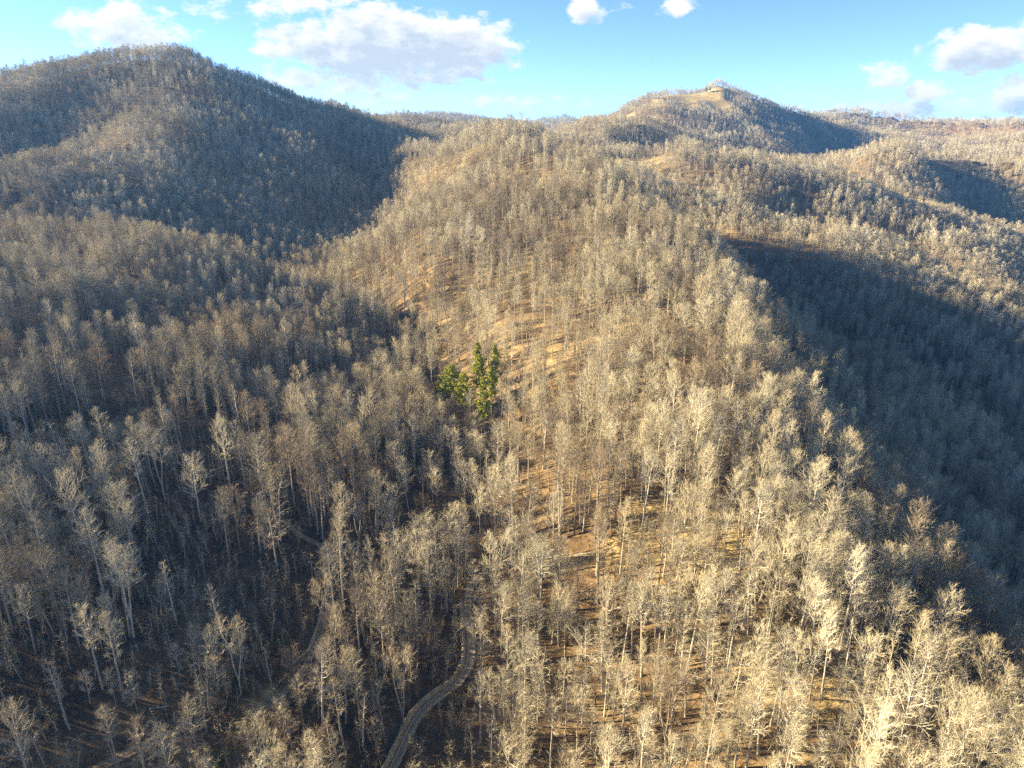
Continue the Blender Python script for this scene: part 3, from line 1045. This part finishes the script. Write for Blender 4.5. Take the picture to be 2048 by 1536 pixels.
SINGLES = []
for i in np.where(single)[0]:
    loc = (xs[i], ys[i], zs[i] - 0.15)
    side = 'right' if xs[i] > 5 else 'left'
    pw = [3, 3, 2, 2.5, 2, 1.3, 1.5, 1.4, 2.5, 1.5, 2.0, 1.0, 0.8, 1.6] if side == 'right' else [3, 2.5, 1.2, 3, 1.6, 1.2, 2.6, 2.6, 1.6, 2.0, 3, 0.6, 1.3, 1.3]
    vi = int(gr.choice(14, p=np.array(pw) / sum(pw)))
    SINGLES.append([vi, loc, gr.uniform(0, 6.28), gr.uniform(0.62, 0.98), (gr.normal(0, .035), gr.normal(0, .035))])

# trees that stand out in the photograph: (px, py of the foot, variant, scale)
HERO = [(962, 1352, 7, 1.05), (1106, 1140, 1, 0.95), (1052, 1512, 4, 0.85), (1016, 1385, 0, 0.80), (665, 1142, 9, 0.75), (578, 950, 2, 0.80), (562, 1082, 4, 0.95),
        (668, 1352, 6, 0.9), (776, 1205, 3, 0.95), (836, 1295, 10, 0.95), (808, 1462, 4, 0.95), (900, 1165, 0, 0.9), (790, 1110, 8, 0.9), (1075, 1200, 2, 0.75), (690, 1230, 3, 0.8), (1052, 1280, 5, 0.8)]
for (px, py, vi, sc) in HERO:
    p = hit(px, py)
    p[2] = H(np.array([p[0]]), np.array([p[1]]))[0] - 0.1
    SINGLES = [s for s in SINGLES if (s[1][0] - p[0]) ** 2 + (s[1][1] - p[1]) ** 2 > 16]
    SINGLES.append([vi, tuple(p), gr.uniform(0, 6.28), sc, (0, 0)])

# labels: the zone it stands in, its look, and its order from the left among the like
LAND = [("beside the gravel road's lowest bend", 850, 1420, 95), ("beside the straight gravel road stretch", 940, 1240, 85), ("where the gravel road nears the clearing", 1080, 1120, 110),
        ("by the dirt track's lower end", 545, 1420, 110), ("by the dirt track's upper end", 660, 1130, 90), ("beside the sunny clearing", 1330, 1060, 130),
        ("by the lower sunny grass patch", 1620, 1360, 120), ("in the dark hollow", 320, 1420, 150)]


def zone(px, py):
    for w, cx, cy_, r in LAND:
        if (px - cx) ** 2 + (py - cy_) ** 2 < r * r:
            return w
    col = min(7, max(0, int(px // 256)))
    row = "at the bottom" if py > 1400 else ("just above the bottom" if py > 1230 else ("at lower middle" if py > 1080 else "near mid height"))
    where = ["at the left edge", "left of the hollow", "around the dirt track", "between track and road", "right of the road", "below the clearing", "on the sunlit slope", "on the right crest"][col]
    return where + " " + row


ORD = ["first", "second", "third", "fourth", "fifth", "sixth", "seventh", "eighth", "ninth", "tenth", "eleventh", "twelfth", "thirteenth", "fourteenth", "fifteenth"]
byz = {}
for s in SINGLES:
    a, b, _ = project(np.array([s[1][0]]), np.array([s[1][1]]), np.array([s[1][2] + 10.0]))
    byz.setdefault((VAR[s[0]][3], zone(a[0], b[0])), []).append((a[0], s))
for (w, zn), lst in sorted(byz.items()):
    lst.sort(key=lambda q: q[0])
    for k, (_, s) in enumerate(lst):
        lab = w + ", " + zn if len(lst) == 1 else "%s, %s from the left %s" % (w, ORD[k], zn)
        s.append(lab)
for s in SINGLES:
    place_tree(s[0], s[1], s[2], s[3], s[5], "single bare trees in the nearer forest", s[4])

# two trees bent into arches
for (px, py, hgt, rot, lab) in ((640, 1415, 15, 0.2, "white tree bent over into an arch below the dirt track"), (905, 1290, 14, 0.3, "thin tree arching over the edge of the gravel road")):
    T, C = make_tree(int(px), h=hgt, crown_w=5, crown_lo=0.45, n1=16, n2=6, n3=5, bend=2.3, up=0.1, r0=0.2)
    e = bpy.data.objects.new("bent_tree", None)
    COL.objects.link(e)
    p = hit(px, py)
    e.location = (p[0], p[1], H(np.array([p[0]]), np.array([p[1]]))[0] - .1)
    e.rotation_euler = (0, 0, rot)
    T.build("trunk", [M['bark']], True, e)
    C.build("crown", [M['limb'], M['twig']], True, e)
    tag(e, lab, "tree")


# --- everything further off: one mass of forest
def instance_object(name, pts, idx, rot, scl, coll, label):
    me = bpy.data.meshes.new(name)
    me.vertices.add(len(pts))
    me.vertices.foreach_set("co", pts.astype(np.float32).ravel())
    for nm, tp, arr in (("pick", 'INT', idx.astype(np.int32)), ("turn", 'FLOAT_VECTOR', rot.astype(np.float32).ravel()), ("size", 'FLOAT_VECTOR', scl.astype(np.float32).ravel())):
        a = me.attributes.new(nm, tp, 'POINT')
        a.data.foreach_set("vector" if tp == 'FLOAT_VECTOR' else "value", arr)
    o = bpy.data.objects.new(name, me)
    COL.objects.link(o)
    ng = bpy.data.node_groups.new(name + "_nodes", 'GeometryNodeTree')
    ng.interface.new_socket("Geometry", in_out='INPUT', socket_type='NodeSocketGeometry')
    ng.interface.new_socket("Geometry", in_out='OUTPUT', socket_type='NodeSocketGeometry')
    N, L = ng.nodes, ng.links
    gi, go = N.new("NodeGroupInput"), N.new("NodeGroupOutput")
    m2p = N.new("GeometryNodeMeshToPoints")
    iop = N.new("GeometryNodeInstanceOnPoints")
    ci = N.new("GeometryNodeCollectionInfo")
    ci.inputs["Collection"].default_value = coll
    ci.inputs["Separate Children"].default_value = True
    ci.inputs["Reset Children"].default_value = True
    iop.inputs["Pick Instance"].default_value = True

    def attr(nm, tp):
        a = N.new("GeometryNodeInputNamedAttribute")
        a.data_type = tp
        a.inputs["Name"].default_value = nm
        return a.outputs["Attribute"]
    L.new(gi.outputs[0], m2p.inputs["Mesh"])
    L.new(m2p.outputs[0], iop.inputs["Points"])
    L.new(ci.outputs[0], iop.inputs["Instance"])
    L.new(attr("pick", 'INT'), iop.inputs["Instance Index"])
    e2r = N.new("FunctionNodeEulerToRotation")
    L.new(attr("turn", 'FLOAT_VECTOR'), e2r.inputs[0])
    L.new(e2r.outputs[0], iop.inputs["Rotation"])
    L.new(attr("size", 'FLOAT_VECTOR'), iop.inputs["Scale"])
    L.new(iop.outputs[0], go.inputs[0])
    md = o.modifiers.new("scatter", 'NODES')
    md.node_group = ng
    tag(o, label, None, None, "stuff")
    return o


m = ~single
fx, fy, fz = xs[m], ys[m], zs[m]
_, _, fd = project(fx, fy, fz)
n = len(fx)
pw = np.array([3, 3, 2.6, 2.2, 2, 1.2, 1.0, 1.4, 2.6, 1.2, 1.2, 1.4, 0.7, 2.6])
idx = np.where(fd < 620, gr.choice(NFULL, n, p=pw / pw.sum()), NFULL + gr.integers(0, NFAR, n))
rot = np.stack([gr.normal(0, .03, n), gr.normal(0, .03, n), gr.uniform(0, 6.28, n)], 1)
sc = gr.uniform(0.60, 1.06, n) * (0.78 + 0.42 * vnoise(fx / 48, fy / 48, 62)) * np.interp(fd, [220, 420, 2200, 2400], [0.97, 0.76, 0.76, 1.1])
scl = np.stack([sc * np.where(fd > 2300, 1.6, 1.0), sc * np.where(fd > 2300, 1.6, 1.0), sc * gr.uniform(.93, 1.07, n)], 1)
instance_object("forest", np.stack([fx, fy, fz - .2], 1), idx, rot, scl, PROTO, "leafless hardwood forest covering the slopes beyond the nearer trees")

# ------------------------------------------------------------------ undergrowth
BR = bpy.data.collections.new("brush_shapes")
M['grass'] = varied("dry_grass", [(0.0, (0.34, 0.26, 0.13)), (0.5, (0.45, 0.36, 0.19)), (1.0, (0.54, 0.45, 0.26))], 0.8, 0.3)
for i in range(8):
    g = np.random.default_rng(200 + i)
    B = Mesh()
    if i < 4:                                   # brushy clump
        for s in range(16):
            a, r_ = g.uniform(0, 6.28), g.uniform(0, 0.9)
            p = np.array([math.cos(a) * r_, math.sin(a) * r_, -0.1])
            d = unit(np.array([math.cos(a) * .35 + g.normal(0, .2), math.sin(a) * .35 + g.normal(0, .2), 1.0]))
            ln = g.uniform(1.0, 2.6)
            B.tube([p, p + d * ln], [0.055, 0], 3, 0, tip=True)
            for k in range(5):
                q = p + d * ln * g.uniform(.3, .95)
                B.tube([q, q + unit(d + g.normal(0, .6, 3)) * g.uniform(.3, .9)], [0.036, 0], 3, 0, tip=True)
    elif i > 5:                                 # tuft of dry grass
        for s in range(34):
            a, r_ = g.uniform(0, 6.28), g.uniform(0, 0.55)
            p = np.array([math.cos(a) * r_, math.sin(a) * r_, -0.05])
            B.tube([p, p + np.array([g.normal(0, .3), g.normal(0, .3), g.uniform(.35, .9)])], [0.035, 0], 3, 0, tip=True)
    else:                                       # sapling
        hgt = g.uniform(6, 9)
        top = np.array([g.normal(0, .4), g.normal(0, .4), hgt])
        B.tube([np.zeros(3), top * .5 + g.normal(0, .1, 3), top], [0.09, 0.06, 0.0], 4, 0, tip=True)
        for k in range(26):
            q = top * g.uniform(.25, .97)
            d = unit(np.array([g.normal(0, 1), g.normal(0, 1), g.uniform(.4, 1.4)]))
            ln = g.uniform(.6, 1.8)
            B.tube([q, q + d * ln], [0.04, 0], 3, 0, tip=True)
            for u_ in range(3):
                w_ = q + d * ln * g.uniform(.3, .9)
                B.tube([w_, w_ + unit(d + g.normal(0, .6, 3)) * g.uniform(.3, .8)], [0.03, 0], 3, 0, tip=True)
    BR.objects.link(B.build("brush_%02d" % i, [M['grass'] if i > 5 else (M['twig'] if i > 3 else M['brush'])]))
bx, by, bz = scatter(2.0, 60, 300, seed=31, mx=200)
rd, _ = road_dist(bx, by)
leftish = np.clip((20 - bx) / 40, 0, 1)
dn = (0.30 + 0.50 * leftish) * np.clip(0.3 + 1.6 * (vnoise(bx / 17, by / 17, 33) - 0.2), 0.1, 1.3)
ok = (rd > 0.8) & (gr.uniform(0, 1, len(bx)) < dn)
bx, by, bz = bx[ok], by[ok], bz[ok]
gx, gy, gz = scatter(1.15, 90, 260, seed=32, mx=60)
gg, _ = clearing(gx, gy)
rd, _ = road_dist(gx, gy)
ok = (gr.uniform(0, 1, len(gx)) < gg * 0.9 + 0.035) & (rd > -0.2)
nb = len(bx)
bx, by, bz = np.r_[bx, gx[ok]], np.r_[by, gy[ok]], np.r_[bz, gz[ok]]
n = len(bx)
print("brush", n)
bi = np.where(gr.uniform(0, 1, n) < 0.38, gr.integers(4, 6, n), gr.integers(0, 4, n))
bi[nb:] = gr.integers(6, 8, n - nb)
bs = gr.uniform(.6, 1.3, n)
instance_object("undergrowth", np.stack([bx, by, bz], 1), bi, np.stack([gr.normal(0, .08, n), gr.normal(0, .08, n), gr.uniform(0, 6.28, n)], 1), np.stack([bs, bs, bs], 1), BR,
                "reddish brown brush and thin saplings between the nearer trees")

# ------------------------------------------------------------------ pines and evergreen shrubs
def needles(Mh, c, r_, g, n=9):
    for _ in range(n):
        d = unit(g.normal(0, 1, 3) + np.array([0, 0, .5]))
        s = unit(np.cross(d, g.normal(0, 1, 3))) * r_ * 0.24
        b = c + g.normal(0, .2, 3) * r_
        Mh.tri(b - s, b + s, b + d * r_ * g.uniform(.8, 1.5), 0)


def make_pine(name, seed, h, w, lo, loc, label):
    g = np.random.default_rng(seed)
    e = bpy.data.objects.new(name, None)
    COL.objects.link(e)
    e.location = loc
    T, C, B = Mesh(), Mesh(), Mesh()
    T.tube([(0, 0, -.3), (0, .1, h * .35), (.15, 0, h * .7), (.1, .1, h)], [.3, .24, .15, .03], 7, 0)
    z = h * lo
    while z < h * 0.99:
        q = (z - h * lo) / (h * (1 - lo))
        ln = w * 0.5 * (0.35 + 0.65 * math.sin(math.pi * min(1, q * .75 + .28))) * (1 - .5 * q ** 3)
        for k in range(g.integers(4, 6)):
            a = g.uniform(0, 6.28)
            l = ln * g.uniform(.45, 1.5)
            p0 = np.array([0.1, 0.05, z + g.uniform(-.3, .3)])
            d = np.array([math.cos(a), math.sin(a), g.uniform(.05, .4)])
            B.tube([p0, p0 + d * l], [.06, .015], 3, 0)
            for s in np.linspace(.35, 1.0, max(3, int(l / .45))):
                needles(C, p0 + d * l * s + g.normal(0, .22, 3), .62, g, 13)
        z += g.uniform(.55, .95)
    needles(C, np.array([.1, .1, h]), .5, g, 10)
    T.build("trunk", [M['bark']], True, e)
    B.build("branches", [M['twig']], True, e)
    C.build("crown", [M['needle']], True, e)
    tag(e, label, "pine tree", "green pines in the middle of the forest")


PINES = [(905, 835, 27, 10.0, .40, "widest dark green pine, at the left of the pine cluster"), (930, 850, 26, 8.0, .35, "bushy yellow green pine in front at the left of the cluster"), (960, 812, 26, 6.5, .40, "narrow pine in the middle of the pine cluster"),
         (957, 792, 27, 5.5, .45, "rear pine with its thin top behind the cluster"), (990, 800, 28, 5.2, .40, "slim pine at the rear right of the cluster"), (968, 872, 28, 5.8, .30, "tall slim pine lowest in front of the cluster"),
         (983, 845, 27, 5.6, .45, "short crowned pine at the right of the cluster"), (882, 832, 20, 5.0, .45, "small dark pine in the shade beside the widest pine")]
for i, (px, py, h, w, lo, lab) in enumerate(PINES):
    p = hit(px, py)
    make_pine("pine_tree", 300 + i, h, w, lo, (p[0], p[1], H(np.array([p[0]]), np.array([p[1]]))[0]), lab)


def make_shrub(seed, h, w, loc, label, leafmat='shrub_leaf'):
    g = np.random.default_rng(seed)
    e = bpy.data.objects.new("evergreen_shrub", None)
    COL.objects.link(e)
    e.location = loc
    S, C = Mesh(), Mesh()
    for k in range(26):
        a = g.uniform(0, 6.28)
        r_ = w * .5 * math.sqrt(g.uniform(0, 1))
        zt = h * (1 - (r_ / (w * .5)) ** 2 * .6) * g.uniform(.5, 1.05)
        top = np.array([math.cos(a) * r_, math.sin(a) * r_, zt])
        S.tube([np.array([g.normal(0, .15), g.normal(0, .15), -.2]), top * [.6, .6, .5], top], [.05, .035, .01], 3, 0)
        for s in np.linspace(.45, 1, 6):
            needles(C, top * [s, s, s] + g.normal(0, .2, 3), .38, g, 8)
    S.build("stems", [M['brush']], True, e)
    C.build("foliage", [M[leafmat]], True, e)
    tag(e, label, "shrub", "green shrubs among the bare trees")


SHRUBS = [(476, 1372, 4.2, 2.6, "yellow green shrub beside the dark hollow above the track end"), (438, 1532, 5.0, 3.2, "bright green shrub at the bottom edge under a leaning tree"), (462, 1516, 4.5, 2.2, "slim bright shrub beside the bottom edge shrub"),
          (530, 1528, 4.2, 3.4, "dull green shrub at the bottom edge nearest the dirt track"), (505, 1180, 3.5, 2.2, "olive shrub on the brushy slope above the dirt track"), (1405, 958, 4.5, 3.0, "green shrub under the trees above the sunny clearing"),
          (1490, 930, 4.5, 3.0, "dark green shrub on the slope near the crest"), (795, 490, 7.0, 5.0, "yellow green shrub at the foot of the far sunlit spur"), (1390, 1280, 4.0, 3.2, "olive shrub among dense pale trees on the sunlit slope"), (1270, 640, 5.0, 4.0, "dark green shrub at the end of the pale bench track")]
for i, (px, py, h, w, lab) in enumerate(SHRUBS):
    p = hit(px, py)
    make_shrub(400 + i, h, w, (p[0], p[1], H(np.array([p[0]]), np.array([p[1]]))[0]), lab)

# far conifers on the grassy peak
for i, (px, py) in enumerate(((1412, 184), (1420, 182))):
    p = hit(px, py, 1500, 3500)
    make_pine("conifer_tree", 350 + i, 14, 7, .1, (p[0], p[1], H(np.array([p[0]]), np.array([p[1]]))[0]), ["dark conifer standing alone on the grassy peak", "second dark conifer nearest the top of the grassy peak"][i])

# ------------------------------------------------------------------ fallen logs and boulders
LOGS = [(548, 1122, 580, 1150, .22, "pale fallen log lying slanted above the red brush"), (720, 1157, 755, 1152, .2, "grey fallen log lying level right of the dirt track"), (895, 1236, 935, 1246, .2, "broken log at the edge of the gravel road"),
        (300, 1418, 340, 1417, .2, "straight pale log lying in the dark hollow"), (1045, 1500, 1085, 1530, .2, "fallen log lying slanted at the bottom right of the road"), (1010, 1540, 1040, 1492, .16, "thin log propped steeply at the bottom edge"),
        (990, 1268, 1020, 1272, .18, "short log beside the pale tree by the road"), (1075, 1412, 1110, 1402, .18, "log between bare trees right of the gravel road")]
for i, (ax, ay, bx_, by_, r_, lab) in enumerate(LOGS):
    g = np.random.default_rng(500 + i)
    a, b = hit(ax, ay), hit(bx_, by_)
    a[2] = H(np.array([a[0]]), np.array([a[1]]))[0] + r_ * .8
    b[2] = H(np.array([b[0]]), np.array([b[1]]))[0] + r_ * .8 + .5
    e = bpy.data.objects.new("fallen_log", None)
    COL.objects.link(e)
    e.location = tuple(a)
    T, S = Mesh(), Mesh()
    d = b - a
    T.tube([d * 0, d * .35 + g.normal(0, .06, 3), d * .7 + g.normal(0, .06, 3), d], [r_, r_ * .9, r_ * .75, r_ * .5], 7, 0)
    for k in range(5):
        q = d * g.uniform(.4, 1)
        u_ = unit(unit(d) + g.normal(0, .8, 3) + np.array([0, 0, .5]))
        S.tube([q, q + u_ * g.uniform(.8, 2.4)], [r_ * .3, 0], 3, 0, tip=True)
    T.build("trunk", [M['log']], True, e)
    S.build("broken_branches", [M['log']], True, e)
    tag(e, lab, "log", "fallen logs")

BOULD = [(1005, 1042, 1.5, "large blue grey boulder under the trees left of the sunny clearing"), (1092, 1106, .75, "small pale boulder at the gravel road edge"), (332, 826, 2.6, "flat grey rock beside the orange bench track")]
for i, (px, py, r_, lab) in enumerate(BOULD):
    g = np.random.default_rng(600 + i)
    p = hit(px, py)
    V, Fc = [], []
    nr, nc = 9, 14
    for a in range(nr):
        for b_ in range(nc):
            th, ph = math.pi * a / (nr - 1), 2 * math.pi * b_ / nc
            v = np.array([math.sin(th) * math.cos(ph), math.sin(th) * math.sin(ph), math.cos(th)])
            k = 1 + .5 * (vnoise(np.array([v[0] * 1.7 + i * 5 + v[2]]), np.array([v[1] * 1.7 + v[2] * 1.3]), 40)[0] - .5) + .2 * (vnoise(np.array([v[0] * 5 + i]), np.array([v[1] * 5 + v[2] * 4]), 41)[0] - .5)
            V.append(v * k * r_ * np.array([1.1, .9, .65 if i < 2 else .35]))
    for a in range(nr - 1):
        for b_ in range(nc):
            Fc.append((a * nc + b_, a * nc + (b_ + 1) % nc, (a + 1) * nc + (b_ + 1) % nc, (a + 1) * nc + b_))
    o = mesh_obj("boulder", V, Fc, M['rock'])
    o.location = (p[0], p[1], H(np.array([p[0]]), np.array([p[1]]))[0] + r_ * .2)
    tag(o, lab, "boulder")

# ------------------------------------------------------------------ haze
def build_haze():
    x0, x1, y0, y1, z0, z1 = -9400, 9400, -400, 9300, -330, 170
    V = [(x, y, z) for x in (x0, x1) for y in (y0, y1) for z in (z0, z1)]
    Fc = [(0, 1, 3, 2), (4, 6, 7, 5), (0, 4, 5, 1), (2, 3, 7, 6), (0, 2, 6, 4), (1, 5, 7, 3)]
    m = bpy.data.materials.new("haze")
    m.use_nodes = True
    nt = m.node_tree
    nt.nodes.clear()
    out = nt.nodes.new("ShaderNodeOutputMaterial")
    v = nt.nodes.new("ShaderNodeVolumePrincipled")
    v.inputs["Color"].default_value = (0.11, 0.37, 1.0, 1)
    v.inputs["Density"].default_value = 0.000065
    v.inputs["Anisotropy"].default_value = 0.2
    nt.links.new(v.outputs[0], out.inputs["Volume"])
    o = mesh_obj("haze", V, Fc, m)
    tag(o, "thin blue winter haze between the ridges", None, None, "stuff")
    return o


haze = build_haze()
zz = np.array([v.co.z for v in terrain.data.vertices])
print("terrain z", zz.min(), zz.max())
